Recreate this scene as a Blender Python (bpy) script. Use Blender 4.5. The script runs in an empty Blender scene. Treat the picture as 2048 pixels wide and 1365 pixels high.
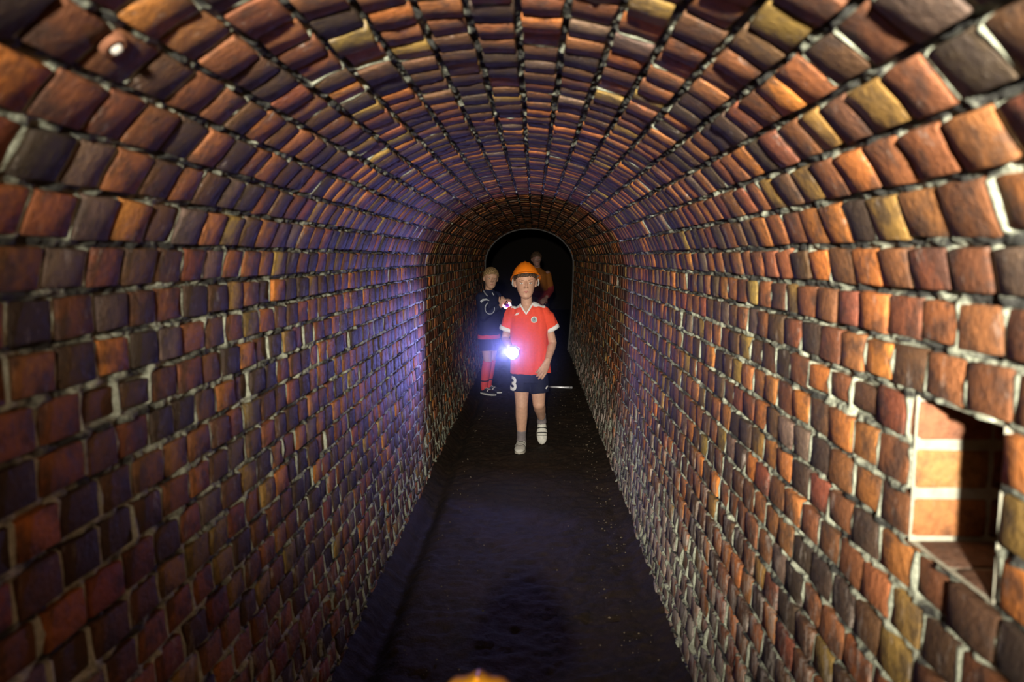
import bpy, bmesh, math, random
import numpy as np
from mathutils import Vector, Matrix
from mathutils.bvhtree import BVHTree

S = bpy.context.scene
COL = S.collection
rng = random.Random(7)
nrg = np.random.default_rng(7)

# ------------------------------------------------------------------ camera, world, lights, exposure
F_PX = 1540.0
CAM = Vector((0.0775, 0.0, 1.5))
PITCH = math.atan(168.5 / F_PX)
YAW = math.atan(44.0 / F_PX)
cd = bpy.data.cameras.new('camera')
cd.sensor_width = 36.0
cd.lens = 36.0 * F_PX / 2048.0
cd.clip_start = 0.02
cd.dof.use_dof = True
cd.dof.focus_distance = 5.9
cd.dof.aperture_fstop = 3.2
cam = bpy.data.objects.new('camera', cd)
cam.location = CAM
cam.rotation_euler = (math.pi / 2 - PITCH, 0.0, YAW)
COL.objects.link(cam)
S.camera = cam

w = bpy.data.worlds.new('world')
w.use_nodes = True
w.node_tree.nodes['Background'].inputs[0].default_value = (0.25, 0.28, 0.4, 1)
w.node_tree.nodes['Background'].inputs[1].default_value = 0.0
S.world = w

FLASH_LOC = Vector((-0.02, -1.25, 1.78))
FLASH_POWER = 1750.0


def add_spot(name, loc, target, power, color, angle, blend, radius):
    ld = bpy.data.lights.new(name, 'SPOT')
    ld.energy = power
    ld.color = color
    ld.spot_size = math.radians(angle)
    ld.spot_blend = blend
    ld.shadow_soft_size = radius
    o = bpy.data.objects.new(name, ld)
    o.location = loc
    d = Vector(target) - Vector(loc)
    o.rotation_euler = d.to_track_quat('-Z', 'Y').to_euler()
    COL.objects.link(o)
    return o


add_spot('flash_light', FLASH_LOC, (0.72, 5.8, 1.30), FLASH_POWER, (1.0, 0.94, 0.78), 48, 1.0, 0.05)
# the boy's torch: its light leaves the lamp he holds towards the viewer
TORCH = Vector((-0.078, 5.50, 0.81))
TORCH_AIM = TORCH + Vector((-0.25, -1.0, 0.55))
add_spot('torch_light', TORCH + Vector((0, -0.03, 0.01)), TORCH_AIM, 14.0, (0.32, 0.27, 1.0), 146, 0.16, 0.012)   # wide spill
add_spot('torch_beam_light', TORCH + Vector((0, -0.03, 0.01)), (-0.70, 4.75, 1.02), 85.0, (0.28, 0.28, 1.0), 84, 1.0, 0.012)                       # brighter middle of the beam

S.view_settings.view_transform = 'Standard'
S.view_settings.look = 'None'
S.view_settings.exposure = 0.0
S.view_settings.gamma = 1.0
S.view_settings.use_curve_mapping = False
S.cycles.max_bounces = 4
S.cycles.diffuse_bounces = 2
S.cycles.glossy_bounces = 2
S.cycles.volume_bounces = 0

# ------------------------------------------------------------------ helpers


def put(o, parent=None):
    COL.objects.link(o)
    if parent is not None:
        o.parent = parent
    return o


def mesh_obj(name, verts, faces, mat=None, parent=None, smooth=True):
    me = bpy.data.meshes.new(name)
    me.from_pydata([tuple(v) for v in verts], [], [tuple(f) for f in faces])
    me.update()
    if smooth:
        me.polygons.foreach_set('use_smooth', [True] * len(me.polygons))
    if mat is not None:
        me.materials.append(mat)
    return put(bpy.data.objects.new(name, me), parent)


def fast_mesh(name, V, Q, mat, smooth=False):
    """quads only, from numpy"""
    me = bpy.data.meshes.new(name)
    V = np.asarray(V, np.float32)
    Q = np.asarray(Q, np.int32)
    me.vertices.add(len(V))
    me.vertices.foreach_set('co', V.ravel())
    me.loops.add(Q.size)
    me.loops.foreach_set('vertex_index', Q.ravel())
    me.polygons.add(len(Q))
    me.polygons.foreach_set('loop_start', np.arange(0, Q.size, Q.shape[1], dtype=np.int32))
    me.update(calc_edges=True)
    me.validate()
    if smooth:
        me.polygons.foreach_set('use_smooth', np.ones(len(me.polygons), bool))
    if mat is not None:
        me.materials.append(mat)
    return me


def tag(o, label, cat, group=None, kind=None):
    o['label'] = label
    if cat:
        o['category'] = cat
    if group:
        o['group'] = group
    if kind:
        o['kind'] = kind
    return o


def empty(name, loc, rz=0.0):
    o = bpy.data.objects.new(name, None)
    o.empty_display_size = 0.1
    o.location = loc
    o.rotation_euler = (0, 0, rz)
    return put(o)


def _hash(ix, iy, iz):
    h = (ix * 374761393 + iy * 668265263 + iz * 2147483647 + 1013904223) & 0xFFFFFFFF
    h = ((h ^ (h >> 13)) * 1274126177) & 0xFFFFFFFF
    h = h ^ (h >> 16)
    return (h & 0xFFFF) / 65535.0


def vnoise(x, y, z):
    """value noise in 0..1"""
    x, y, z = np.broadcast_arrays(np.asarray(x, float), np.asarray(y, float), np.asarray(z, float))
    ix, iy, iz = np.floor(x).astype(np.int64), np.floor(y).astype(np.int64), np.floor(z).astype(np.int64)
    fx, fy, fz = x - ix, y - iy, z - iz
    fx, fy, fz = [t * t * (3 - 2 * t) for t in (fx, fy, fz)]
    r = 0
    for a in (0, 1):
        for b in (0, 1):
            for c in (0, 1):
                wgt = (fx if a else 1 - fx) * (fy if b else 1 - fy) * (fz if c else 1 - fz)
                r = r + wgt * _hash(ix + a, iy + b, iz + c)
    return r


# ------------------------------------------------------------------ materials


class NT:
    def __init__(self, name):
        self.m = bpy.data.materials.new(name)
        self.m.use_nodes = True
        self.t = self.m.node_tree
        self.b = self.t.nodes['Principled BSDF']

    def n(self, kind, **kw):
        nd = self.t.nodes.new(kind)
        for k, v in kw.items():
            if k.startswith('i_'):
                key = k[2:]
                key = int(key) if key.isdigit() else key.replace('_', ' ')
                if hasattr(v, 'is_output'):
                    self.t.links.new(v, nd.inputs[key])
                else:
                    nd.inputs[key].default_value = v
            else:
                setattr(nd, k, v)
        return nd

    def link(self, a, b):
        self.t.links.new(a, b)

    def noise(self, vec, scale, detail=3, rough=0.6):
        nd = self.n('ShaderNodeTexNoise')
        nd.inputs['Scale'].default_value = scale
        nd.inputs['Detail'].default_value = detail
        nd.inputs['Roughness'].default_value = rough
        if vec is not None:
            self.link(vec, nd.inputs['Vector'])
        return nd.outputs['Fac']

    def ramp(self, fac, stops):
        nd = self.n('ShaderNodeValToRGB')
        el = nd.color_ramp.elements
        while len(el) < len(stops):
            el.new(0.5)
        for e, (p, c) in zip(el, stops):
            e.position = p
            e.color = c if len(c) == 4 else (*c, 1)
        self.link(fac, nd.inputs[0])
        return nd.outputs[0]

    def mix(self, fac, a, b, mode='MIX'):
        nd = self.n('ShaderNodeMix', data_type='RGBA', blend_type=mode)
        for sock, v in ((nd.inputs[0], fac), (nd.inputs[6], a), (nd.inputs[7], b)):
            if hasattr(v, 'is_output'):
                self.link(v, sock)
            else:
                sock.default_value = v if not isinstance(v, tuple) or len(v) == 4 else (*v, 1)
        return nd.outputs[2]

    def math(self, op, a, b=None, clamp=False):
        nd = self.n('ShaderNodeMath', operation=op, use_clamp=clamp)
        for sock, v in ((nd.inputs[0], a), (nd.inputs[1], b)):
            if v is None:
                continue
            if hasattr(v, 'is_output'):
                self.link(v, sock)
            else:
                sock.default_value = v
        return nd.outputs[0]

    def bump(self, h, strength, dist):
        nd = self.n('ShaderNodeBump')
        nd.inputs['Strength'].default_value = strength
        nd.inputs['Distance'].default_value = dist
        self.link(h, nd.inputs['Height'])
        self.link(nd.outputs[0], self.b.inputs['Normal'])


def brick_material(name, source):
    """source: 'object' = the colour set on each brick object, 'attribute' = the colour stored on each brick of a joined mesh"""
    k = NT(name)
    pos = k.n('ShaderNodeNewGeometry').outputs['Position']
    if source == 'object':
        base = k.n('ShaderNodeObjectInfo').outputs['Color']
    else:
        base = k.n('ShaderNodeVertexColor', layer_name='brick_colour').outputs['Color']
    grain = k.noise(pos, 55, 5, 0.7)
    blot = k.noise(pos, 14, 4, 0.65)
    c = k.mix(0.75, base, k.ramp(grain, [(0.25, (0.45, 0.42, 0.42)), (0.5, (0.95, 0.95, 0.95)), (0.75, (1.35, 1.3, 1.2))]), 'MULTIPLY')
    # soot and damp blotches
    c = k.mix(k.ramp(blot, [(0.47, (0, 0, 0)), (0.62, (0.7, 0.7, 0.7))]), c, (0.045, 0.032, 0.028))
    # lime bloom, heavier low down where the wall is crusted
    sep = k.n('ShaderNodeSeparateXYZ')
    k.link(pos, sep.inputs[0])
    low = k.n('ShaderNodeMapRange')
    low.inputs['From Min'].default_value = 0.95
    low.inputs['From Max'].default_value = 0.15
    low.inputs['To Min'].default_value = 0.0
    low.inputs['To Max'].default_value = 0.24
    k.link(sep.outputs['Z'], low.inputs['Value'])
    side = k.n('ShaderNodeMapRange')                 # the right wall is the more crusted one
    side.inputs['From Min'].default_value = -0.2
    side.inputs['From Max'].default_value = 0.4
    side.inputs['To Min'].default_value = 0.35
    side.inputs['To Max'].default_value = 1.0
    k.link(sep.outputs['X'], side.inputs['Value'])
    streak = k.n('ShaderNodeMapping')
    streak.inputs['Scale'].default_value = (1.0, 1.0, 0.35)
    k.link(pos, streak.inputs['Vector'])
    bloom = k.math('ADD', k.noise(streak.outputs[0], 30, 5, 0.75), k.math('MULTIPLY', low.outputs[0], side.outputs[0]))
    c = k.mix(k.ramp(bloom, [(0.60, (0, 0, 0)), (0.76, (0.75, 0.75, 0.75))]), c, (0.50, 0.43, 0.38))
    k.link(c, k.b.inputs['Base Color'])
    k.link(k.ramp(grain, [(0.3, (0.55, 0.55, 0.55)), (0.7, (0.85, 0.85, 0.85))]), k.b.inputs['Roughness'])
    k.b.inputs['Specular IOR Level'].default_value = 0.35
    k.bump(grain, 1.0, 0.009)
    return k.m


def mortar_material(name, lo, hi):
    k = NT(name)
    pos = k.n('ShaderNodeNewGeometry').outputs['Position']
    g = k.noise(pos, 90, 4, 0.7)
    d = k.noise(pos, 9, 4, 0.7)
    bed = k.n('ShaderNodeVertexColor', layer_name='bed').outputs['Color']
    c = k.ramp(g, [(0.3, (0.27, 0.28, 0.21)), (0.5, (0.46, 0.48, 0.37)), (0.75, (0.66, 0.68, 0.55))])
    # dark in long runs along the open bed joints
    dark_run = k.math('MULTIPLY', k.ramp(d, [(lo, (0.95, 0.95, 0.95)), (hi, (0, 0, 0))]), bed)
    c = k.mix(dark_run, c, (0.022, 0.02, 0.022))
    k.link(c, k.b.inputs['Base Color'])
    k.b.inputs['Roughness'].default_value = 0.8
    k.b.inputs['Specular IOR Level'].default_value = 0.3
    k.bump(g, 0.9, 0.006)
    return k.m


def floor_material():
    k = NT('dark_trodden_earth')
    pos = k.n('ShaderNodeNewGeometry').outputs['Position']
    g = k.noise(pos, 30, 5, 0.7)
    p = k.noise(pos, 4, 3, 0.6)
    c = k.ramp(g, [(0.3, (0.007, 0.005, 0.0035)), (0.55, (0.022, 0.014, 0.009)), (0.8, (0.062, 0.042, 0.026))])
    c = k.mix(k.ramp(p, [(0.4, (0, 0, 0)), (0.65, (0.5, 0.5, 0.5))]), c, (0.034, 0.018, 0.009))
    k.link(c, k.b.inputs['Base Color'])
    k.b.inputs['Roughness'].default_value = 0.75
    k.b.inputs['Specular IOR Level'].default_value = 0.25
    k.bump(g, 0.8, 0.01)
    return k.m


_plain = {}


def plain(name, col, rough=0.7, spec=0.3, bump=None, metal=0.0, emit=None, var=0.12):
    if name in _plain:
        return _plain[name]
    k = NT(name)
    tc = k.n('ShaderNodeTexCoord').outputs['Object']
    n1 = k.noise(tc, 60, 3)
    lo = tuple(c * (1 - var) for c in col)
    hi = tuple(min(1, c * (1 + var)) for c in col)
    k.link(k.ramp(n1, [(0.35, lo), (0.65, hi)]), k.b.inputs['Base Color'])
    k.b.inputs['Roughness'].default_value = rough
    k.b.inputs['Specular IOR Level'].default_value = spec
    k.b.inputs['Metallic'].default_value = metal
    if bump:
        k.bump(k.noise(tc, bump[0], 3), bump[1], 0.004)
    if emit:
        k.b.inputs['Emission Color'].default_value = (*emit[0], 1)
        k.b.inputs['Emission Strength'].default_value = emit[1]
    _plain[name] = k.m
    return k.m


M_BRICK = brick_material('old_brick', 'object')
M_BRICK_A = brick_material('old_brick_courses', 'attribute')
M_MORTAR = mortar_material('lime_mortar', 0.43, 0.57)
M_MORTAR_V = mortar_material('dark_vault_mortar', 0.51, 0.65)
M_FLOOR = floor_material()

# ------------------------------------------------------------------ tunnel profile
A_H, B_H, Z_SPRING = 0.70, 0.555, 1.39           # half width, rise, springing height
FLOOR_HALF = 0.6225
CROWN = Z_SPRING + B_H
C_WALL = 0.082                                     # course pitch in the walls
HEADER = 0.115                                     # pitch along the tunnel
Y_END = 12.25


def half_profile():
    """right half from the floor to the crown as dense points"""
    z = np.linspace(0, Z_SPRING, 500)
    x = A_H - (A_H - FLOOR_HALF) * ((Z_SPRING - z) / Z_SPRING) ** 2
    t = np.linspace(0, math.pi / 2, 600)[1:]
    x = np.concatenate([x, A_H * np.cos(t)])
    z = np.concatenate([z, Z_SPRING + B_H * np.sin(t)])
    s = np.concatenate([[0], np.cumsum(np.hypot(np.diff(x), np.diff(z)))])
    return x, z, s


PX, PZ, PS = half_profile()
S_TOT = PS[-1]


def prof(s, side):
    """side +1 right, -1 left; s from the floor (0) to the crown; past the crown runs down the other side"""
    s = np.asarray(s, float)
    over = s > S_TOT
    ss = np.where(over, 2 * S_TOT - s, s)
    sg = np.where(over, -side, side)
    x = np.interp(ss, PS, PX)
    z = np.interp(ss, PS, PZ)
    e = 0.004
    dx = np.interp(ss + e, PS, PX) - np.interp(ss - e, PS, PX)
    dz = np.interp(ss + e, PS, PZ) - np.interp(ss - e, PS, PZ)
    dx = np.where(np.abs(ss - S_TOT) < e, -1e-6 + dx * 0 - 1, dx)
    dz = np.where(np.abs(ss - S_TOT) < e, 0, dz)
    L = np.hypot(dx, dz)
    tx, tz = dx / L, dz / L                       # upward tangent on the right half
    nx, nz = -tz, tx                              # inward normal on the right half
    # mirrored half; past the crown the tangent keeps the direction of growing s
    return (sg * x, z, np.where(over, -1, 1) * sg * tx, np.where(over, -1, 1) * tz, sg * nx, nz)


S_CAMJ = float(np.interp(1.52, PZ, PS))           # the bed joint level with the camera
ARCH_N = 19                                        # courses of the vault between those joints
C_ARCH = (2 * S_TOT - 2 * S_CAMJ) / ARCH_N
wall_joints = [S_CAMJ - C_WALL * i for i in range(0, 20)]
wall_joints = [0.0] + sorted(j for j in wall_joints if j > 0.035)
WALL_TOP = wall_joints[-3]                         # the wall gives way to the vault two courses lower
wall_rows = [(a, b) for a, b in zip(wall_joints[:-3], wall_joints[1:-2])]
arch_joints = [wall_joints[-3], wall_joints[-2]] + [S_CAMJ + C_ARCH * i for i in range(ARCH_N + 1)]
arch_joints += [2 * S_TOT - wall_joints[-2], 2 * S_TOT - wall_joints[-3]]
arch_rows = list(zip(arch_joints[:-1], arch_joints[1:]))

# the small square niche let into the right wall
NICHE_Y = (1.02, 1.255)
NICHE_J = (S_CAMJ - 6 * C_WALL, S_CAMJ - 3 * C_WALL)

# ------------------------------------------------------------------ bricks
NF = 5


def brick_template(r):
    """unit brick: u,v in -0.5..0.5, w = 0 at the face, -1 at the back; a bossed, chipped face"""
    g = np.array([-0.5, -0.45, 0.0, 0.45, 0.5])
    g = g + np.array([0, 1, 1, 1, 0]) * np.array([r.uniform(-.012, .012) for _ in range(5)])
    V = []
    for j in range(NF):
        for i in range(NF):
            u, v = g[i], g[j]
            edge = (i in (0, NF - 1)) + (j in (0, NF - 1))
            wv = r.uniform(-0.03, 0.03)
            if edge == 1:
                wv -= 0.07 + r.uniform(-.04, .07)
            if edge == 2:
                wv -= 0.11 + r.uniform(0, .20)
                u *= r.uniform(0.90, 0.99)
                v *= r.uniform(0.90, 0.99)
            elif edge == 1:
                k = r.uniform(0.955, 1.005)
                if i in (0, NF - 1):
                    u *= k
                else:
                    v *= k
            V.append((u, v, wv))
    ring = [(i, 0) for i in range(NF)] + [(NF - 1, j) for j in range(1, NF)] + [(i, NF - 1) for i in range(NF - 2, -1, -1)] + [(0, j) for j in range(NF - 2, 0, -1)]
    F = []
    for j in range(NF - 1):
        for i in range(NF - 1):
            a = j * NF + i
            F.append((a, a + 1, a + NF + 1, a + NF))
    base = len(V)
    for (i, j) in ring:
        p = V[j * NF + i]
        V.append((p[0], p[1], -1.0))
    n = len(ring)
    for k in range(n):
        a = ring[k][1] * NF + ring[k][0]
        b = ring[(k + 1) % n][1] * NF + ring[(k + 1) % n][0]
        F.append((b, a, base + k, base + (k + 1) % n))
    return np.array(V), np.array(F)


N_TEMPL = 14
TEMPL = [brick_template(rng) for _ in range(N_TEMPL)]
T_MESH = [fast_mesh('brick', v, f, M_BRICK, smooth=False) for v, f in TEMPL]
for m in T_MESH:
    m.polygons.foreach_set('use_smooth', [i < (NF - 1) ** 2 for i in range(len(m.polygons))])

PALETTE = [((0.20, 0.075, 0.032), 22), ((0.31, 0.115, 0.044), 22), ((0.125, 0.060, 0.030), 22), ((0.070, 0.042, 0.028), 16),
           ((0.44, 0.155, 0.042), 11), ((0.32, 0.19, 0.052), 7), ((0.19, 0.12, 0.088), 7), ((0.26, 0.080, 0.042), 10), ((0.54, 0.18, 0.04), 4)]


def brick_colour(r):
    c = r.choices([p[0] for p in PALETTE], [p[1] for p in PALETTE])[0]
    k = r.uniform(0.75, 1.25)
    return tuple(min(1, x * k * r.uniform(0.93, 1.07)) for x in c)


CR = np.array(cam.rotation_euler.to_matrix())


def project(p):
    q = CR.T @ (np.asarray(p) - np.array(CAM))
    if q[2] > -0.05:
        return None
    return 1024 + F_PX * q[0] / -q[2], 682.5 - F_PX * q[1] / -q[2]


def make_bricks(rows, side, r):
    """list of (matrix 4x4 numpy, colour, template index, apparent size)"""
    out, cuts = [], []
    for ri, (sa, sb) in enumerate(rows):
        cuts.append([])
        y = -1.1 + (0.5 if ri % 2 else 0.0) * HEADER + r.uniform(-0.02, 0.02)
        sc = 0.5 * (sa + sb)
        while y < Y_END - 0.02:
            ln = HEADER * r.uniform(0.92, 1.10)
            y0, y1 = y, min(y + ln, Y_END)
            y += ln
            cuts[-1].append(y0)
            if y1 - y0 < 0.05:
                continue
            yc = 0.5 * (y0 + y1)
            if side > 0 and len(rows) < 19 and NICHE_J[0] < sc < NICHE_J[1] and y1 > NICHE_Y[0] and y0 < NICHE_Y[1]:
                # bricks beside the niche are cut back to its edges
                if y0 < NICHE_Y[0] - 0.035:
                    y1 = NICHE_Y[0]
                elif y1 > NICHE_Y[1] + 0.035:
                    y0 = NICHE_Y[1]
                else:
                    continue
                yc = 0.5 * (y0 + y1)
            x, z, tx, tz, nx, nz = [float(t) for t in prof(sc, side)]
            jv = r.uniform(0.009, 0.018)
            ju = r.uniform(0.006, 0.015)
            du, dv, dw = (y1 - y0) - ju, (sb - sa) - jv, 0.045
            lift = r.uniform(-0.003, 0.004)
            if r.random() < 0.04:
                lift -= r.uniform(0.003, 0.009)
            if z < 0.45:
                lift += r.uniform(-0.009, 0.003)
            # a crushed, deeply raked spot in each wall near the photographer
            if abs(z - 1.255) < 0.03 and ((side < 0 and 1.28 < yc < 1.52) or (side > 0 and len(rows) < 19 and 1.45 < yc < 1.72)):
                dv *= 0.74
                lift -= 0.003
            a = r.gauss(0, 0.022)
            b, c_ = r.gauss(0, 0.010), r.gauss(0, 0.016)
            U = np.array([0, 1.0, 0])
            T = np.array([tx, 0, tz])
            Nn = np.array([nx, 0, nz])
            U2 = U + a * T + b * Nn
            T2 = T - a * U + c_ * Nn
            N2 = np.cross(U2, T2)
            if N2 @ Nn < 0:
                N2 = -N2
            N2 /= np.linalg.norm(N2)
            M = np.eye(4)
            M[:3, 0] = U2 * du
            M[:3, 1] = T2 * dv
            M[:3, 2] = N2 * dw
            M[:3, 3] = np.array([x, yc, z]) + Nn * lift
            q = project(M[:3, 3])
            size = 0.0
            if q is not None and -30 < q[0] < 2078 and -30 < q[1] < 1395:
                pa, pb = project(M[:3, 3] + 0.5 * M[:3, 0]), project(M[:3, 3] + 0.5 * M[:3, 1])
                if pa and pb:
                    size = abs((pa[0] - q[0]) * (pb[1] - q[1]) - (pa[1] - q[1]) * (pb[0] - q[0]))
            out.append((M, brick_colour(r), r.randrange(N_TEMPL), size))
    return out, cuts


def mirrored(M):
    return np.linalg.det(M[:3, :3]) < 0


def lay_bricks(bricks, parent, limit=300):
    bricks = sorted(bricks, key=lambda b: -b[3])
    for M, c, t, sz in bricks[:limit]:
        o = bpy.data.objects.new('brick', T_MESH[t])
        if mirrored(M):
            M = M.copy()
            M[:3, 0] *= -1
        o.color = (*c, 1)
        o.matrix_world = Matrix(M.tolist())
        COL.objects.link(o)
        o.parent = parent
    VV, FF, CC = [], [], []
    off = 0
    for M, c, t, sz in bricks[limit:]:
        v, f = TEMPL[t]
        if mirrored(M):
            M = M.copy()
            M[:3, 0] *= -1
        VV.append(v @ M[:3, :3].T + M[:3, 3])
        FF.append(f + off)
        CC.append(np.tile(np.array([*c, 1.0]), (len(v), 1)))
        off += len(v)
    me = fast_mesh('brick_courses', np.concatenate(VV), np.concatenate(FF), M_BRICK_A)
    ca = me.color_attributes.new('brick_colour', 'FLOAT_COLOR', 'POINT')
    ca.data.foreach_set('color', np.concatenate(CC).astype(np.float32).ravel())
    o = put(bpy.data.objects.new('brick_courses', me), parent)
    o['kind'] = 'stuff'
    return o


def y_samples():
    ys = list(np.arange(-4.5, 0.6, 0.12)) + list(np.arange(0.6, 3.2, 0.008)) + list(np.arange(3.2, 6.0, 0.0125)) + list(np.arange(6.0, Y_END, 0.03)) + [Y_END]
    return np.array(ys)


def mortar_bed(name, rows, side, cuts, cut=None, perp=0.0166, rake=-0.0100, mat=None):
    """the mortar the bricks are bedded in: pushed back in the bed joints, lumpy, nearly flush in the perpends"""
    ss, bed, row = [], [], []
    jw = 0.009
    for k, (a, b) in enumerate(rows):
        for sv, bv in ((a, 1.0), (a + 0.6 * jw, 1.0), (a + 1.3 * jw, 0.0), (0.5 * (a + b), 0.0), (b - 1.3 * jw, 0.0), (b - 0.6 * jw, 1.0)):
            ss.append(sv)
            bed.append(bv)
            row.append(k)
    ss.append(rows[-1][1])
    bed.append(1.0)
    row.append(len(rows) - 1)
    ss, bed = np.array(ss), np.array(bed)
    ys = y_samples()
    x, z, tx, tz, nx, nz = prof(ss, side)
    Yg, Sg = np.meshgrid(ys, np.arange(len(ss)), indexing='ij')
    sv = ss[Sg]
    b = bed[Sg]
    sd = side * 13.7
    near = np.zeros_like(Yg)                       # 1 in a perpend, 0 behind a brick
    for j in range(len(ss)):
        cc = np.array(cuts[row[j]])
        k = np.clip(np.searchsorted(cc, ys), 1, len(cc) - 1)
        dd = np.minimum(np.abs(ys - cc[k]), np.abs(ys - cc[k - 1]))
        near[:, j] = np.clip((0.0135 - dd) / 0.006, 0, 1)
    lump = vnoise(Yg * 28, sv * 60, sd) * 0.6 + vnoise(Yg * 75, sv * 110, sd + 3) * 0.4
    run = vnoise(Yg * 5.0, np.round(sv / 0.04) * 1.7, sd + 9)
    depth = np.where(b > 0.3, rake + 0.017 * np.clip((lump - 0.42) * 2.2, -0.6, 1) + 0.012 * (run - 0.5), -0.020 + near * (perp + 0.016 * (lump - 0.5)))
    low = np.clip((0.55 - z[Sg]) / 0.5, 0, 1)
    depth = depth + low * 0.016 * (lump - 0.35)
    X = x[Sg] + nx[Sg] * depth
    Z = z[Sg] + nz[Sg] * depth
    V = np.stack([X, Yg, Z], -1).reshape(-1, 3)
    n0, n1 = Yg.shape
    idx = np.arange(n0 * n1).reshape(n0, n1)
    Q = np.stack([idx[:-1, :-1], idx[1:, :-1], idx[1:, 1:], idx[:-1, 1:]], -1).reshape(-1, 4)
    if cut is not None:
        yc = 0.5 * (ys[:-1] + ys[1:])
        sc = 0.5 * (ss[:-1] + ss[1:])
        YY, SS = np.meshgrid(yc, sc, indexing='ij')
        keep = ~((YY > cut[0][0]) & (YY < cut[0][1]) & (SS > cut[1][0]) & (SS < cut[1][1]))
        Q = Q[keep.ravel()]
    if side > 0:
        Q = Q[:, ::-1]
    me = fast_mesh(name, V, Q, mat or M_MORTAR, smooth=True)
    if me.vertices and len(me.vertices) == len(V):
        ca = me.color_attributes.new('bed', 'FLOAT_COLOR', 'POINT')
        bb = np.clip(b.ravel() * 1.2, 0, 1)
        ca.data.foreach_set('color', np.stack([bb, bb, bb, np.ones_like(bb)], -1).astype(np.float32).ravel())
    o = put(bpy.data.objects.new(name, me))
    o['kind'] = 'structure'
    return o


rb = random.Random(21)
bl, cl = make_bricks(wall_rows, -1, rb)
wall_left = mortar_bed('wall_left', wall_rows, -1, cl)
lay_bricks(bl, wall_left)
br, cr = make_bricks(wall_rows, 1, rb)
wall_right = mortar_bed('wall_right', wall_rows, 1, cr, cut=(NICHE_Y, NICHE_J))
bc, cc_ = make_bricks(arch_rows, -1, rb)
ceiling = mortar_bed('ceiling', arch_rows, -1, cc_, perp=0.0138, rake=-0.0145, mat=M_MORTAR_V)
lay_bricks(bc, ceiling)

# niche: far jamb, near jamb, back, all laid in brick
def wall_x(z):
    return float(np.interp(z, PZ, PX))


NZ0, NZ1 = float(np.interp(NICHE_J[0], PS, PZ)), float(np.interp(NICHE_J[1], PS, PZ))
NX0, NX1 = wall_x(1.15) + 0.004, wall_x(1.15) + 0.25
nv = [(x, y, z) for x in (NX0, NX1) for y in NICHE_Y for z in (NZ0, NZ1)]
lining = mesh_obj('niche_lining', nv, [(2, 3, 7, 6), (1, 0, 4, 5), (5, 4, 6, 7), (0, 2, 6, 4), (3, 1, 5, 7)], plain('niche_mortar', (0.40, 0.38, 0.30), 0.85, 0.2, (60, 0.8)), wall_right, smooth=False)


def place_brick(parent, c, U, T, N, du, dv, dw, col):
    M = np.eye(4)
    M[:3, 0], M[:3, 1], M[:3, 2], M[:3, 3] = np.array(U) * du, np.array(T) * dv, np.array(N) * dw, c
    if mirrored(M):
        M[:3, 0] *= -1
    o = bpy.data.objects.new('brick', T_MESH[rb.randrange(N_TEMPL)])
    o.color = (*col, 1)
    o.matrix_world = Matrix(M.tolist())
    COL.objects.link(o)
    o.parent = parent
    return o


JAMB = [(0.43, 0.17, 0.06), (0.46, 0.22, 0.08), (0.36, 0.14, 0.07)]
for k in range(3):
    zc = NZ0 + (k + 0.5) * (NZ1 - NZ0) / 3
    dz = (NZ1 - NZ0) / 3 - 0.017
    for q in range(2):
        xc = NX0 + (q + 0.5) * 0.125
        for yy, nn in ((NICHE_Y[1] - 0.004, (0, -1, 0)), (NICHE_Y[0] + 0.004, (0, 1, 0))):
            place_brick(wall_right, (xc, yy, zc), (1, 0, 0), (0, 0, 1), nn, 0.118, dz, 0.03, JAMB[k] if q == 0 else (0.25, 0.09, 0.05))
        yc = NICHE_Y[0] + (q + 0.5) * 0.1175
        place_brick(wall_right, (NX1 - 0.004, yc, zc), (0, 1, 0), (0, 0, 1), (-1, 0, 0), 0.108, dz, 0.03, (0.22, 0.09, 0.05))
    place_brick(wall_right, (NX0 + 0.125, NICHE_Y[0] + (0.25 if k == 0 else 0.75) * 0.235, NZ0 + 0.004), (1, 0, 0), (0, 1, 0), (0, 0, 1), 0.235, 0.108, 0.03, (0.16, 0.08, 0.05)) if k < 2 else None
lay_bricks(br, wall_right, 300 - 20)

# floor of trodden earth, with a shallow wet gutter under the left wall
ys = np.concatenate([np.arange(-4.5, 1.5, 0.1), np.arange(1.5, 9, 0.02), np.arange(9, 22.2, 0.1)])
xs = np.linspace(-0.68, 0.68, 86)
Yg, Xg = np.meshgrid(ys, xs, indexing='ij')
Zg = 0.018 * (vnoise(Xg * 6, Yg * 5, 1) - 0.5) + 0.016 * (vnoise(Xg * 22, Yg * 30, 2) - 0.5) + 0.008 * (vnoise(Xg * 60, Yg * 50, 3) - 0.5)
Zg -= 0.06 * np.exp(-((Xg + 0.53) / 0.05) ** 2) * (0.5 + vnoise(Yg * 2, 0 * Yg, 5))
Zg += 0.03 * np.clip((np.abs(Xg) - 0.56) / 0.08, 0, 1)
V = np.stack([Xg, Yg, Zg], -1).reshape(-1, 3)
idx = np.arange(Xg.size).reshape(Xg.shape)
Q = np.stack([idx[:-1, :-1], idx[:-1, 1:], idx[1:, 1:], idx[1:, :-1]], -1).reshape(-1, 4)
floor = put(bpy.data.objects.new('floor', fast_mesh('floor', V, Q, M_FLOOR, True)))
floor['kind'] = 'structure'
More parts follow.
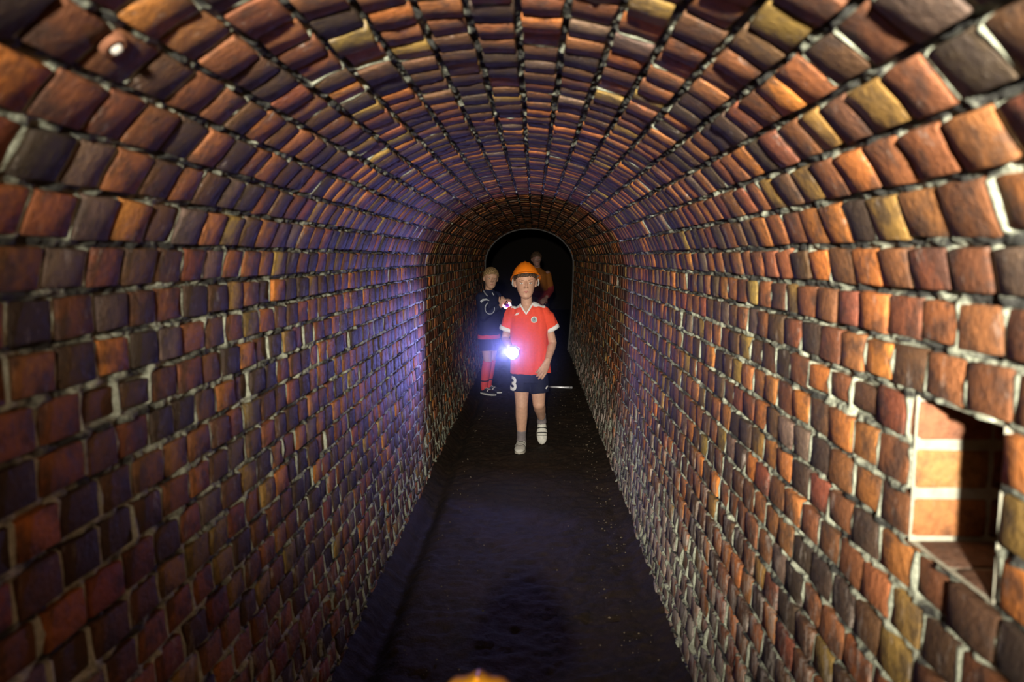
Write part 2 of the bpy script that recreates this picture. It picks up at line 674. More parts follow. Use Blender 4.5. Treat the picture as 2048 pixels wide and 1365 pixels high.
# grit and chips of stone, thickest along the right wall
gv, gf = [], []
M_GRIT = plain('pale_grit', (0.13, 0.10, 0.07), 0.8, 0.3, var=0.5)
for i in range(420):
    y = rb.uniform(1.6, 8.5)
    t = rb.random()
    x = 0.58 - abs(rb.gauss(0, 0.12)) if t < 0.6 else (-0.44 + abs(rb.gauss(0, 0.10)) if t < 0.8 else rb.uniform(-0.45, 0.5))
    r = rb.uniform(0.002, 0.006) * (1.8 if rb.random() < 0.06 else 1)
    b0 = len(gv)
    for d in ((1, 0, 0), (-1, 0, 0), (0, 1, 0), (0, -1, 0), (0, 0, 1), (0, 0, -1)):
        gv.append((x + d[0] * r * rb.uniform(.6, 1.4), y + d[1] * r * rb.uniform(.6, 1.4), 0.004 + d[2] * r * rb.uniform(.6, 1.2)))
    for f in ((0, 2, 4), (2, 1, 4), (1, 3, 4), (3, 0, 4), (2, 0, 5), (1, 2, 5), (3, 1, 5), (0, 3, 5)):
        gf.append(tuple(b0 + q for q in f))
grit = mesh_obj('grit', gv, gf, M_GRIT, floor, smooth=False)
grit['kind'] = 'stuff'

# where the tunnel ends: a pale rendered arch, then a chamber made wider so it stays dark
ss = np.linspace(0, 2 * S_TOT, 90)
x, z, tx, tz, nx, nz = prof(ss, -1)
tv, tf = [], []
for k in range(len(ss)):
    for d, y in ((0.014, Y_END - 0.05), (0.014, Y_END + 0.22), (-0.06, Y_END + 0.22), (-0.06, Y_END - 0.05)):
        tv.append((x[k] + nx[k] * d, y, z[k] + nz[k] * d))
for k in range(len(ss) - 1):
    for q in range(4):
        tf.append((4 * k + q, 4 * k + (q + 1) % 4, 4 * k + 4 + (q + 1) % 4, 4 * k + 4 + q))
trim = mesh_obj('trim_1', tv, tf, plain('pale_render', (0.13, 0.12, 0.12), 0.85, 0.2, (30, 0.5)), None, False)
trim['kind'] = 'structure'
M_DARK = plain('darkened_brick_far', (0.018, 0.014, 0.012), 0.9, 0.2, (25, 0.7))  # near-black colour stands in for the darkness beyond the arch
W2, H2, Y2 = 1.6, 2.5, 22.0
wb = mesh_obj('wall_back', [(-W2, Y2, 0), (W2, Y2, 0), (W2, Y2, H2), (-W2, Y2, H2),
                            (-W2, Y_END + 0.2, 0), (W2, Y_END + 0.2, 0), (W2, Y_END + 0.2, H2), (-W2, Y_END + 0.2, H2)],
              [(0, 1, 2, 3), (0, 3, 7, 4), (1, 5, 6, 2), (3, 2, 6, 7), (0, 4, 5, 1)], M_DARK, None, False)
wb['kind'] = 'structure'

# ball of thin haze added around the torch to make its glow
hz = NT('glow_haze')
vs = hz.n('ShaderNodeVolumeScatter')
vs.inputs['Color'].default_value = (0.9, 0.93, 1.0, 1)
vs.inputs['Density'].default_value = 0.045
vs.inputs['Anisotropy'].default_value = 0.7
hz.t.nodes.remove(hz.b)
hz.link(vs.outputs[0], hz.t.nodes['Material Output'].inputs['Volume'])
HZR = (0.50, 1.0, 0.76)
hv, hf = [], []
for j in range(17):
    t = math.pi * j / 16
    for i in range(32):
        a = 2 * math.pi * i / 32
        hv.append((HZR[0] * math.sin(t) * math.cos(a), HZR[1] * math.sin(t) * math.sin(a), HZR[2] * math.cos(t)))
for j in range(16):
    for i in range(32):
        hf.append((j * 32 + i, (j + 1) * 32 + i, (j + 1) * 32 + (i + 1) % 32, j * 32 + (i + 1) % 32))
haze = mesh_obj('haze', hv, hf, hz.m)
haze.location = (-0.06, 5.42, 0.82)
mp = hz.n('ShaderNodeMapping')
mp.inputs['Scale'].default_value = tuple(1 / q for q in HZR)
hz.link(hz.n('ShaderNodeTexCoord').outputs['Object'], mp.inputs['Vector'])
ln = hz.n('ShaderNodeVectorMath', operation='LENGTH')
hz.link(mp.outputs[0], ln.inputs[0])
thin = hz.math('POWER', hz.math('SUBTRACT', 1.0, ln.outputs['Value'], True), 1.5)
hz.link(hz.math('MULTIPLY', thin, 0.115), vs.inputs['Density'])
tag(haze, 'thin haze added around the torch to make its glow', 'haze', kind='stuff')

# ------------------------------------------------------------------ figures: soft solids that are fused into one surface


class Soup:
    def __init__(self):
        self.v, self.f = [], []

    def ball(self, c, r, M=None, nu=16, nv=10):
        if not hasattr(r, '__len__'):
            r = (r, r, r)
        b = len(self.v)
        pts = [Vector((0, 0, 1))]
        for j in range(1, nv):
            t = math.pi * j / nv
            for i in range(nu):
                a = 2 * math.pi * i / nu
                pts.append(Vector((math.sin(t) * math.cos(a), math.sin(t) * math.sin(a), math.cos(t))))
        pts.append(Vector((0, 0, -1)))
        for p in pts:
            q = Vector((p.x * r[0], p.y * r[1], p.z * r[2]))
            if M is not None:
                q = M.to_3x3() @ q
            self.v.append(Vector(c) + q)
        for i in range(nu):
            self.f.append((b, b + 1 + i, b + 1 + (i + 1) % nu))
            e = b + 1 + (nv - 2) * nu
            self.f.append((e + (i + 1) % nu, e + i, b + len(pts) - 1))
        for j in range(nv - 2):
            for i in range(nu):
                a = b + 1 + j * nu
                self.f.append((a + i, a + nu + i, a + nu + (i + 1) % nu, a + (i + 1) % nu))
        return self

    def loft(self, P, R, side=(1, 0, 0), n=20, round_ends=False):
        P = [Vector(p) for p in P]
        R = [(r, r) if not hasattr(r, '__len__') else r for r in R]
        b = len(self.v)
        for k, p in enumerate(P):
            t = (P[min(k + 1, len(P) - 1)] - P[max(k - 1, 0)]).normalized()
            sd = Vector(side)
            sd = (sd - t * sd.dot(t)).normalized()
            ot = t.cross(sd)
            for i in range(n):
                a = 2 * math.pi * i / n
                self.v.append(p + sd * (R[k][0] * math.cos(a)) + ot * (R[k][1] * math.sin(a)))
        for k in range(len(P) - 1):
            for i in range(n):
                a, c = b + k * n, b + (k + 1) * n
                self.f.append((a + i, a + (i + 1) % n, c + (i + 1) % n, c + i))
        self.v += [P[0].copy(), P[-1].copy()]
        m = len(self.v)
        for i in range(n):
            self.f.append((m - 2, b + (i + 1) % n, b + i))
            e = b + (len(P) - 1) * n
            self.f.append((m - 1, e + i, e + (i + 1) % n))
        if round_ends:
            self.ball(P[0], R[0][0])
            self.ball(P[-1], R[-1][0])
        return self

    def rings(self, P, A, B, n=28):
        """closed surface through rings with explicit half-axes"""
        b = len(self.v)
        for p, x, y in zip(P, A, B):
            for i in range(n):
                a = 2 * math.pi * i / n
                self.v.append(p + x * math.cos(a) + y * math.sin(a))
        for k in range(len(P) - 1):
            for i in range(n):
                a, c = b + k * n, b + (k + 1) * n
                self.f.append((a + i, a + (i + 1) % n, c + (i + 1) % n, c + i))
        self.v += [P[0].copy(), P[-1].copy()]
        m = len(self.v)
        for i in range(n):
            self.f.append((m - 2, b + (i + 1) % n, b + i))
            e = b + (len(P) - 1) * n
            self.f.append((m - 1, e + i, e + (i + 1) % n))

    def mesh(self, name, voxel, smooth=4, mat=None):
        me = bpy.data.meshes.new(name)
        me.from_pydata([tuple(v) for v in self.v], [], self.f)
        me.update()
        o = bpy.data.objects.new('tmp', me)
        COL.objects.link(o)
        m = o.modifiers.new('r', 'REMESH')
        m.mode = 'VOXEL'
        m.voxel_size = voxel
        m.use_smooth_shade = True
        if smooth:
            sm = o.modifiers.new('s', 'SMOOTH')
            sm.factor = 0.5
            sm.iterations = smooth
        dg = bpy.context.evaluated_depsgraph_get()
        dg.update()
        out = bpy.data.meshes.new_from_object(o.evaluated_get(dg))
        out.name = name
        bpy.data.objects.remove(o)
        bpy.data.meshes.remove(me)
        out.materials.clear()
        if mat:
            out.materials.append(mat)
        return out


def fold(me, amp, fx, fy, fz, seed):
    """soft cloth creases"""
    n = len(me.vertices)
    co = np.empty(n * 3, np.float32)
    me.vertices.foreach_get('co', co)
    nr = np.empty(n * 3, np.float32)
    me.vertices.foreach_get('normal', nr)
    co, nr = co.reshape(-1, 3).astype(float), nr.reshape(-1, 3)
    d = (vnoise(co[:, 0] * fx + seed, co[:, 1] * fy, co[:, 2] * fz) - 0.5) * 2 * amp
    co = co + nr * d[:, None]
    me.vertices.foreach_set('co', co.astype(np.float32).ravel())
    me.update()


def cut_faces(me, test):
    bm = bmesh.new()
    bm.from_mesh(me)
    dead = [f for f in bm.faces if test(f.calc_center_median())]
    bmesh.ops.delete(bm, geom=dead, context='FACES')
    bm.to_mesh(me)
    bm.free()


def part(name, me, parent):
    return put(bpy.data.objects.new(name, me), parent)


def decal(name, verts, faces, target, direction, mat, parent, offset=0.0018, step=0.008):
    """a flat print laid on a garment: verts in the garment's own space, dropped on it along a direction"""
    bm = bmesh.new()
    vs = [bm.verts.new(v) for v in verts]
    for f in faces:
        try:
            bm.faces.new([vs[i] for i in f])
        except ValueError:
            pass
    if step:
        for ax in (0, 2) if abs(direction[1]) > 0.5 else (0, 1):
            lo, hi = min(v.co[ax] for v in bm.verts), max(v.co[ax] for v in bm.verts)
            t = lo + step
            while t < hi:
                no = [0, 0, 0]
                no[ax] = 1
                co = [0, 0, 0]
                co[ax] = t
                bmesh.ops.bisect_plane(bm, geom=bm.verts[:] + bm.edges[:] + bm.faces[:], plane_co=co, plane_no=no)
                t += step
    tree = BVHTree.FromPolygons([v.co for v in target.vertices], [p.vertices for p in target.polygons])
    d = Vector(direction).normalized()
    dead = []
    for v in bm.verts:
        hit, nrm, _, _ = tree.ray_cast(v.co - d * 0.5, d)
        if hit is None:
            hit, nrm, _, _ = tree.find_nearest(v.co)
        v.co = hit + (nrm if nrm.dot(d) < 0 else -nrm) * offset
    me = bpy.data.meshes.new(name)
    bm.to_mesh(me)
    bm.free()
    me.materials.append(mat)
    o = part(name, me, parent)
    md = o.modifiers.new('thickness', 'SOLIDIFY')
    md.thickness = 0.0012
    md.offset = 1
    return o


def band(path, width, closed=False):
    """a strip of quads along a path in the xz plane (y = 0)"""
    P = [Vector((p[0], 0, p[1])) for p in path]
    n = len(P)
    V, F = [], []
    for k in range(n):
        a = P[(k - 1) % n] if closed or k > 0 else P[k]
        b = P[(k + 1) % n] if closed or k < n - 1 else P[k]
        t = (b - a).normalized()
        nr = Vector((-t.z, 0, t.x))
        w_ = width[k] if hasattr(width, '__len__') else width
        V += [P[k] + nr * w_ / 2, P[k] - nr * w_ / 2]
    for k in range(n if closed else n - 1):
        a, b = 2 * k, 2 * ((k + 1) % n)
        F.append((a, a + 1, b + 1, b))
    return V, F


def glyph(text, size, x, z):
    cu = bpy.data.curves.new('t', 'FONT')
    cu.body = text
    cu.size = size
    cu.align_x = 'CENTER'
    cu.resolution_u = 4
    cu.offset = size * 0.035
    o = bpy.data.objects.new('t', cu)
    COL.objects.link(o)
    dg = bpy.context.evaluated_depsgraph_get()
    dg.update()
    me = bpy.data.meshes.new_from_object(o.evaluated_get(dg))
    V = [Vector((v.co.x * .78 + x, 0, v.co.y + z)) for v in me.vertices]
    F = [tuple(p.vertices) for p in me.polygons]
    bpy.data.objects.remove(o)
    bpy.data.meshes.remove(me)
    return V, F


def rot(yaw=0, pitch=0, roll=0):
    return Matrix.Rotation(yaw, 4, 'Z') @ Matrix.Rotation(pitch, 4, 'X') @ Matrix.Rotation(roll, 4, 'Y')


def head_into(sp, c, h, M):
    """head of height h, centre c, face towards -Y before M"""
    def B(p, r, extra=None):
        q = M.to_3x3() @ Vector(p) * h + Vector(c)
        MM = M @ extra if extra is not None else M
        sp.ball(q, tuple(k * h for k in (r if hasattr(r, '__len__') else (r, r, r))), MM)
    zz = [-.50, -.47, -.41, -.32, -.20, -.06, .08, .20, .32, .42, .48, .50]
    ww = [.055, .125, .180, .228, .268, .298, .322, .332, .312, .238, .13, .03]
    ff = [-.215, -.268, -.298, -.300, -.315, -.330, -.345, -.335, -.280, -.170, -.06, .02]
    bb = [-.10, -.03, .06, .19, .32, .41, .455, .455, .405, .30, .18, .10]
    z2 = np.linspace(-.5, .5, 41)
    w2, f2, b2 = (np.interp(z2, zz, q) for q in (ww, ff, bb))
    ker = np.array([.25, .5, .25])
    for _ in range(2):
        w2, f2, b2 = (np.concatenate([[q[0]], np.convolve(q, ker, 'valid'), [q[-1]]]) for q in (w2, f2, b2))
    R3 = M.to_3x3()
    sp.rings([R3 @ Vector((0, (f + b) / 2, z)) * h + Vector(c) for z, f, b in zip(z2, f2, b2)],
             [R3 @ Vector((q * h, 0, 0)) for q in w2], [R3 @ Vector((0, (b - f) / 2 * h, 0)) for f, b in zip(f2, b2)])
    for s in (-1, 1):
        B((s * .11, -.290, .078), (.13, .040, .035))
        B((s * .042, -.352, -.128), (.032, .038, .028))
        B((s * .330, .05, -.02), (.022, .090, .130), rot(s * -0.65))
        B((s * .335, .075, .045), (.028, .048, .052))
        B((s * .318, .04, -.11), (.026, .038, .042))
    for k in range(6):
        t = k / 5
        B((0, -.330 - .078 * t, .05 - .16 * t), (.030 + .016 * t, .045, .036))
    B((0, -.268, -.265), (.105, .052, .055))
    B((0, -.262, -.41), (.075, .04, .05))


def face_parts(root, c, h, M, iris=(0.10, 0.07, 0.05), brow=(0.16, 0.09, 0.05), lips=(0.50, 0.18, 0.15), skin=None):
    def P(p):
        return M.to_3x3() @ Vector(p) * h + Vector(c)
    mw = plain('eye_white', (0.75, 0.73, 0.70), 0.3, 0.5)
    mi = plain('iris_%d' % int(iris[0] * 999), iris, 0.2, 0.5)
    mb = plain('brow_%d' % int(brow[0] * 999), brow, 0.8)
    ml = plain('lips_%d' % int(lips[0] * 999), lips, 0.5, 0.3)
    for s in (-1, 1):
        sp = Soup().ball(P((s * .128, -.296, -.005)), (.056 * h, .028 * h, .021 * h), M)
        e = mesh_obj('eye', sp.v, sp.f, mw, root)
        sp = Soup().ball(P((s * .128, -.311, -.003)), (.024 * h, .016 * h, .021 * h), M)
        mesh_obj('iris', sp.v, sp.f, mi, e)
        sp = Soup().loft([P((s * .070, -.305, .010)), P((s * .128, -.322, .022)), P((s * .188, -.285, .006))], [.006 * h, .009 * h, .006 * h], n=8)
        mesh_obj('eyelid', sp.v, sp.f, mb, e)
        sp = Soup().loft([P((s * .062, -.330, .084)), P((s * .13, -.322, .094)), P((s * .205, -.268, .070))], [.008 * h, .011 * h, .005 * h], n=8)
        mesh_obj('eyebrow', sp.v, sp.f, mb, root)
    sp = Soup().loft([P((-.080, -.288, -.262)), P((-.035, -.316, -.251)), P((0, -.318, -.256)), P((.035, -.316, -.251)), P((.080, -.288, -.262))], [.005 * h, .014 * h, .013 * h, .014 * h, .005 * h], side=(0, 0, 1), n=8)
    m = mesh_obj('mouth', sp.v, sp.f, ml, root)
    sp = Soup().loft([P((-.065, -.290, -.280)), P((0, -.312, -.288)), P((.065, -.290, -.280))], [.005 * h, .017 * h, .005 * h], side=(0, 0, 1), n=8)
    mesh_obj('lower_lip', sp.v, sp.f, ml, m)


def hair_part(root, c, h, M, mat, front=.22, sides=-.02, back=-.28, grow=.03, seed=3):
    """short cropped hair: a tufted cap that ends at a hairline"""
    V, F = [], []
    nu, nv = 120, 26
    for j in range(nv + 1):
        for i in range(nu):
            a = 2 * math.pi * i / nu
            d = Vector((math.sin(a), -math.cos(a), 0))
            fr = max(0, math.cos(a))
            bk = max(0, -math.cos(a))
            line = sides + (front - sides) * fr ** 0.55 + (back - sides) * bk ** 0.6
            line += 0.06 * (vnoise(a * 14, seed, 0.5) - 0.5)
            zt = 0.5 + grow
            zl = line + (zt - line) * (j / nv)
            ph = math.asin(max(-1, min(1, (zl - .13) / (.37 + grow)))) if True else 0
            rr = math.cos(ph)
            tuft = 1 + 0.07 * float(vnoise(a * 9 + seed, zl * 16, 1.3) - 0.5) + 0.05 * float(vnoise(a * 22, zl * 30, seed) - 0.5)
            p = Vector((d.x * (.335 + grow) * rr * tuft, .05 + d.y * (.415 + grow) * rr * tuft, .13 + (.37 + grow) * math.sin(ph) * (1 + 0.5 * (tuft - 1))))
            V.append(M.to_3x3() @ p * h + Vector(c))
    for j in range(nv):
        for i in range(nu):
            F.append((j * nu + i, j * nu + (i + 1) % nu, (j + 1) * nu + (i + 1) % nu, (j + 1) * nu + i))
    # tuck the lower edge under so that the cap has thickness
    b = len(V)
    for i in range(nu):
        V.append(Vector(c) + (V[i] - Vector(c)) * 0.86)
        F.append((i, b + i, b + (i + 1) % nu, (i + 1) % nu))
    return mesh_obj('hair', V, F, mat, root)


def hand_into(sp, wrist, fdir, back, scale, curls, thumb_side, spread=0.16, thumb=(0.7, 0.7, -0.2)):
    """palm and five separate fingers; fdir = where the fingers point, back = normal of the back of the hand, thumb_side = +1/-1"""
    Y = Vector(fdir).normalized()
    Zb = Vector(back)
    Zb = (Zb - Y * Zb.dot(Y)).normalized()
    X = Y.cross(Zb) * thumb_side
    W = Vector(wrist)

    def L(p):
        return W + (X * p[0] + Y * p[1] + Zb * p[2]) * scale
    sp.loft([L((0, -.02, 0)), L((0, .01, 0)), L((0.002, .04, 0)), L((0, .078, -.002)), L((0, .088, -.003))],
            [(.022 * scale, .017 * scale), (.026 * scale, .016 * scale), (.033 * scale, .015 * scale), (.034 * scale, .012 * scale), (.030 * scale, .009 * scale)], side=X, n=16)
    lens = [.062, .070, .065, .050]
    for k in range(4):
        x0 = .027 - .018 * k
        ang = spread * (1.5 - k) / 1.5
        p = Vector((x0, .080 - .004 * abs(k - 1.2), -.002))
        d = Vector((math.sin(ang), math.cos(ang), 0))
        pts, rad = [p - d * .012, p], [.0098, .0098]
        tot = 0
        c = curls[k] if hasattr(curls, '__len__') else curls
        for sgm, fr in enumerate((.44, .31, .25)):
            tot += c * (0.8, 1.15, 0.8)[sgm]
            dd = Vector((d.x * math.cos(tot), d.y * math.cos(tot), -math.sin(tot)))
            p = p + dd * lens[k] * fr
            pts.append(p)
            rad.append((.0095, .0088, .0076)[sgm])
        sp.loft([L(q) for q in pts], [r * scale for r in rad], side=X, n=10)
        for q, r in zip(pts[1:], rad[1:]):
            sp.ball(L(q), r * scale, nu=10, nv=6)
    t = Vector(thumb).normalized()
    b0 = Vector((.020, .022, -.006))
    b1 = b0 + t * .032
    t2 = (t + Vector((-.45, .4, -.2))).normalized()
    b2 = b1 + t2 * .027
    b3 = b2 + t2 * .018
    sp.loft([L(b0), L(b1), L(b2), L(b3)], [.013 * scale, .0105 * scale, .0095 * scale, .007 * scale], side=(0.3, 0.5, 0.8), n=10)
    sp.ball(L(b3), .0072 * scale, nu=10, nv=6)


def limb(sp, a, b, c, ra, rb, rc, bulge=1.12, side=(1, 0, 0)):
    a, b, c = Vector(a), Vector(b), Vector(c)
    P, R = [], []
    for t in (0, .35, .7, 1):
        P.append(a.lerp(b, t))
        R.append((ra + (rb - ra) * t) * (1.03 if t == .35 else 1))
    for t in (.3, .62, 1):
        P.append(b.lerp(c, t))
        R.append((rb + (rc - rb) * t) * (bulge if t == .3 else 1.0 + (bulge - 1) * .5 * (t == .62)))
    sp.loft(P, R, side=side, n=28)
    sp.ball(a, ra, nu=24, nv=16)
    sp.ball(b, rb, nu=24, nv=16)


def torso_into(sp, pelvis, chest, neck, sw, k, depth=1.0):
    pelvis, chest, neck = Vector(pelvis), Vector(chest), Vector(neck)
    up = (chest - pelvis)
    P = [pelvis - Vector((0, 0, .07 * k)), pelvis, pelvis.lerp(chest, .35), pelvis.lerp(chest, .75), chest, chest.lerp(neck, .55), neck]
    R = [(.075 * k, .07 * k * depth), (.105 * k, .082 * k * depth), (.098 * k, .073 * k * depth), (sw * .80, .083 * k * depth), (sw * .86, .082 * k * depth), (sw * .62, .060 * k * depth), (.046 * k, .046 * k)]
    sp.loft(P, R, n=24)


def shoe(root, M, L, upper_mat, sole_mat, strap_mat=None, edge_mat=None, style='straps'):
    """heel at the origin, toe towards -Y, sole on z = 0, placed by M"""
    def T(v):
        return M @ Vector(v)
    sp = Soup()
    k = L / 0.22
    ts = [(-.004, .026, .048), (.12, .031, .066), (.3, .033, .068), (.45, .036, .058), (.62, .041, .047), (.8, .041, .037), (.93, .033, .029), (1.0, .018, .02)]
    P = [T((0, -t * L, .010 * k + hh * k / 2)) for t, hw, hh in ts]
    R = [(hw * k, hh * k / 2) for t, hw, hh in ts]
    sp.loft(P, R, side=M.to_3x3() @ Vector((1, 0, 0)), n=20)
    up = part('shoe', sp.mesh('shoe', 0.004, 3, upper_mat), root)
    n = 28
    V, F = [], []
    out = []
    for i in range(n):
        a = 2 * math.pi * i / n
        y = -L * 0.5 + (L * 0.515) * -math.cos(a) * -1
        t = min(1, max(0, -y / L))
        hw = np.interp(t, [0, .12, .3, .62, .8, .93, 1.0], [.020, .031, .033, .042, .042, .034, .012]) * k
        x = hw * (1 if math.sin(a) >= 0 else -1) * min(1, abs(math.sin(a)) ** .35)
        out.append((x, y))
    for z in (0.0, .014 * k):
        for (x, y) in out:
            V.append(T((x, y, z + (0.010 * max(0, -y / L - .75) if z == 0 else 0))))
    for i in range(n):
        F.append((i, (i + 1) % n, n + (i + 1) % n, n + i))
    F.append(tuple(range(n - 1, -1, -1)))
    F.append(tuple(range(n, 2 * n)))
    mesh_obj('sole', V, F, sole_mat, up, smooth=False)

    def arc(name, t0, t1, grow, mat, span=1.05):
        V, F = [], []
        for t in (t0, t1):
            hw = np.interp(t, [q[0] for q in ts], [q[1] for q in ts]) * k
            hh = np.interp(t, [q[0] for q in ts], [q[2] for q in ts]) * k
            for i in range(13):
                a = math.pi / 2 + span * (i - 6) / 6 * 1.35
                for g in (0.97, grow):
                    V.append(T((math.cos(a) * hw * g, -t * L, .010 * k + hh / 2 + math.sin(a) * hh / 2 * g)))
        for i in range(12):
            a0, b0 = 2 * i, 26 + 2 * i
            F += [(a0 + 1, a0 + 3, b0 + 3, b0 + 1), (a0, a0 + 1, b0 + 1, b0), (a0 + 2, b0 + 2, b0 + 3, a0 + 3)]
            F += [(a0, a0 + 2, a0 + 3, a0 + 1), (b0, b0 + 1, b0 + 3, b0 + 2)]
        return mesh_obj(name, V, F, mat, up, smooth=False)
    if style == 'straps':
        for t0 in (.30, .47):
            arc('strap', t0, t0 + .115, 1.09, strap_mat)
            arc('strap_edge', t0 + .116, t0 + .150, 1.05, edge_mat)
        arc('toe_seam', .70, .715, 1.035, edge_mat, 0.8)
    else:
        arc('lace', .38, .42, 1.05, strap_mat, .5)
        arc('lace', .47, .51, 1.05, strap_mat, .5)
        arc('side_stripe', .56, .62, 1.04, edge_mat, 1.1)
    return up


def hard_hat(loc, M, k, shell_mat, name='hard_hat', straps=True):
    """peaked site helmet: ribbed shell, brim, head band; front towards -Y"""
    root = empty(name, loc)
    root.rotation_euler = M.to_euler()
    H, ax, ay, p = .122 * k, .104 * k, .128 * k, 1.62
    V, F = [], []
    nu, nv = 56, 16
    for j in range(nv + 1):
        r = math.sin(math.pi / 2 * (1 - j / nv))
        z = (1 - r ** p) ** (1 / p) if r < 1 else 0
        for i in range(nu):
            a = 2 * math.pi * i / nu
            rib = 0.0
            xx = r * math.sin(a) * ax
            for rx, amp in ((0, .006), (-.032 * k, .004), (.032 * k, .004)):
                rib = max(rib, amp * k * math.exp(-((xx - rx) / (.009 * k)) ** 2) * min(1, 2.2 * z))
            V.append((xx, -r * math.cos(a) * ay, z * H + rib))
    for j in range(nv):
        for i in range(nu):
            F.append((j * nu + i, j * nu + (i + 1) % nu, (j + 1) * nu + (i + 1) % nu, (j + 1) * nu + i))
    sh = mesh_obj('shell', V, F, shell_mat, root)
    md = sh.modifiers.new('thickness', 'SOLIDIFY')
    md.thickness = .003
    # brim: a rolled rim all round, longer at the front
    V, F = [], []
    for i in range(nu):
        a = 2 * math.pi * i / nu
        e = .010 + .034 * max(0, math.cos(a)) ** 2.2
        for (g, z) in ((0, .004), (e, -.004 - .25 * e), (e + .002, -.009 - .25 * e), (e, -.012 - .25 * e), (0, -.004)):
            rx, ry = ax + g * k, ay + g * k
            V.append((rx * math.sin(a), -ry * math.cos(a), z * k))
    for i in range(nu):
        for q in range(5):
            a, b = i * 5 + q, i * 5 + (q + 1) % 5
            c, d = ((i + 1) % nu) * 5 + q, ((i + 1) % nu) * 5 + (q + 1) % 5
            F.append((a, c, d, b))
    mesh_obj('brim', V, F, shell_mat, root)
    V, F = [], []
    for i in range(40):
        a = 2 * math.pi * i / 40
        for g, z in ((.95, .016), (.95, .004), (.90, .004), (.90, .016)):
            V.append((ax * g * math.sin(a), -ay * g * math.cos(a), z * k))
    for i in range(40):
        for q in range(4):
            a, b = i * 4 + q, i * 4 + (q + 1) % 4
            c, d = ((i + 1) % 40) * 4 + q, ((i + 1) % 40) * 4 + (q + 1) % 4
            F.append((a, c, d, b))
    mesh_obj('head_band', V, F, plain('grey_harness', (0.33, 0.33, 0.34), 0.6), root)
    if straps:
        for s in (-1, 1):
            sp = Soup().loft([(s * ax * .93, .01 * k, -.01 * k), (s * ax * .97, .03 * k, -.040 * k), (s * ax * .90, .035 * k, -.058 * k)], [(.006 * k, .006 * k)] * 3, side=(0, 1, 0), n=8)
            mesh_obj('strap_tab', sp.v, sp.f, plain('pale_strap', (0.36, 0.36, 0.36), 0.6), root)
    return root


SKIN = plain('skin', (0.60, 0.34, 0.235), 0.5, 0.35, (80, 0.15), var=0.08)
SKIN_D = plain('skin_shaded', (0.30, 0.16, 0.13), 0.55, 0.3, var=0.08)  # darker copy of the skin: the far figure's shade is in the colour
HAIR_B = plain('dark_brown_hair', (0.075, 0.042, 0.024), 0.6, 0.4, (120, 0.8), var=0.5)
HAIR_F = plain('fair_hair', (0.30, 0.19, 0.09), 0.55, 0.4, (120, 0.8), var=0.5)
SHIRT = plain('orange_red_jersey', (0.86, 0.085, 0.035), 0.75, 0.2, (90, 0.3), var=0.05)
WHITE = plain('white_fabric', (0.80, 0.80, 0.80), 0.8, 0.2, var=0.04)
NAVY = plain('navy_shorts', (0.010, 0.012, 0.030), 0.75, 0.2, (90, 0.3))
SOCK = plain('grey_sock', (0.22, 0.19, 0.20), 0.9, 0.1, (140, 0.5))
SHOE_W = plain('white_leather', (0.62, 0.60, 0.55), 0.5, 0.35, (60, 0.3))
SOLE_W = plain('dusty_white_sole', (0.48, 0.44, 0.38), 0.7)
BLACK = plain('black_rubber', (0.015, 0.015, 0.017), 0.6)
ORANGE = plain('orange_plastic', (0.88, 0.21, 0.008), 0.35, 0.45, var=0.05)
YELLOW = plain('amber_plastic_shaded', (0.42, 0.17, 0.006), 0.25, 0.5, var=0.05)  # colour darkened to stand for the shade the front helmet is in

# ---------------------------------------------------------------- the boy walking towards the camera with a torch
boy = empty('person', (0.035, 5.86, 0.0))
tag(boy, 'boy in orange helmet and red football shirt walking with a lit torch', 'person')
HC, HH, HM = Vector((-.022, -.02, 1.305)), .242, rot(0.06, 0.02, -0.02)
sp = Soup()
head_into(sp, HC, HH, HM)
NECK = (-.012, .012, 1.135)
sp.loft([(-.006, .015, 1.09), NECK, (-.018, .0, 1.24)], [.055, .044, .042], n=18)
torso_into(sp, (.012, .0, .66), (.0, 0, 1.05), NECK, .145, .95)
SHa, SHb = (-.122, .0, 1.07), (.128, .0, 1.07)
ELa, WRa = (-.178, .03, .875), (-.133, -.145, .825)
ELb, WRb = (.186, .01, .845), (.146, -.112, .722)
limb(sp, SHa, ELa, WRa, .037, .031, .022)
limb(sp, SHb, ELb, WRb, .037, .032, .0235)
HIa, KNa, ANa = (-.052, .0, .62), (-.050, -.035, .362), (-.052, .035, .085)
HIb, KNb, ANb = (.072, .0, .62), (.082, -.01, .372), (.106, .185, .225)
limb(sp, HIa, KNa, ANa, .070, .047, .031, 1.10)
limb(sp, HIb, KNb, ANb, .070, .047, .031, 1.10)
sp.ball((KNa[0], KNa[1] - .012, KNa[2]), (.036, .036, .042))
sp.ball((KNb[0], KNb[1] - .004, KNb[2] + .004), (.038, .038, .044))
sp.loft([(.083, -.004, .36), (.0875, .03, .335), (.093, .075, .305)], [.042, .043, .040], n=24)
TDIR = Vector((0.045, -1, 0.05)).normalized()
# the hand round the torch: knuckles out to the side, fingers closed under it
hand_into(sp, WRa, (0.25, -0.95, -0.10), (-0.75, -0.05, 0.55), .92, (1.0, 1.05, 1.1, 1.15), -1, 0.03, thumb=(0.5, 0.8, -0.5))
hand_into(sp, WRb, (-.42, -.10, -.90), (.35, -.92, -.10), 1.06, (.20, .24, .30, .36), -1, 0.05, thumb=(0.45, 0.85, -0.35))
# feet inside the shoes
sp.loft([ANa, (-.052, .03, .045)], [.030, .026], n=12)
sp.loft([ANb, (.107, .205, .185)], [.030, .024], n=12)
part('body', sp.mesh('body', .0032, 5, SKIN), boy)
face_parts(boy, HC, HH, HM)
hair_part(boy, HC, HH, HM, HAIR_B, front=.23, sides=.02, back=-.2, grow=.02)

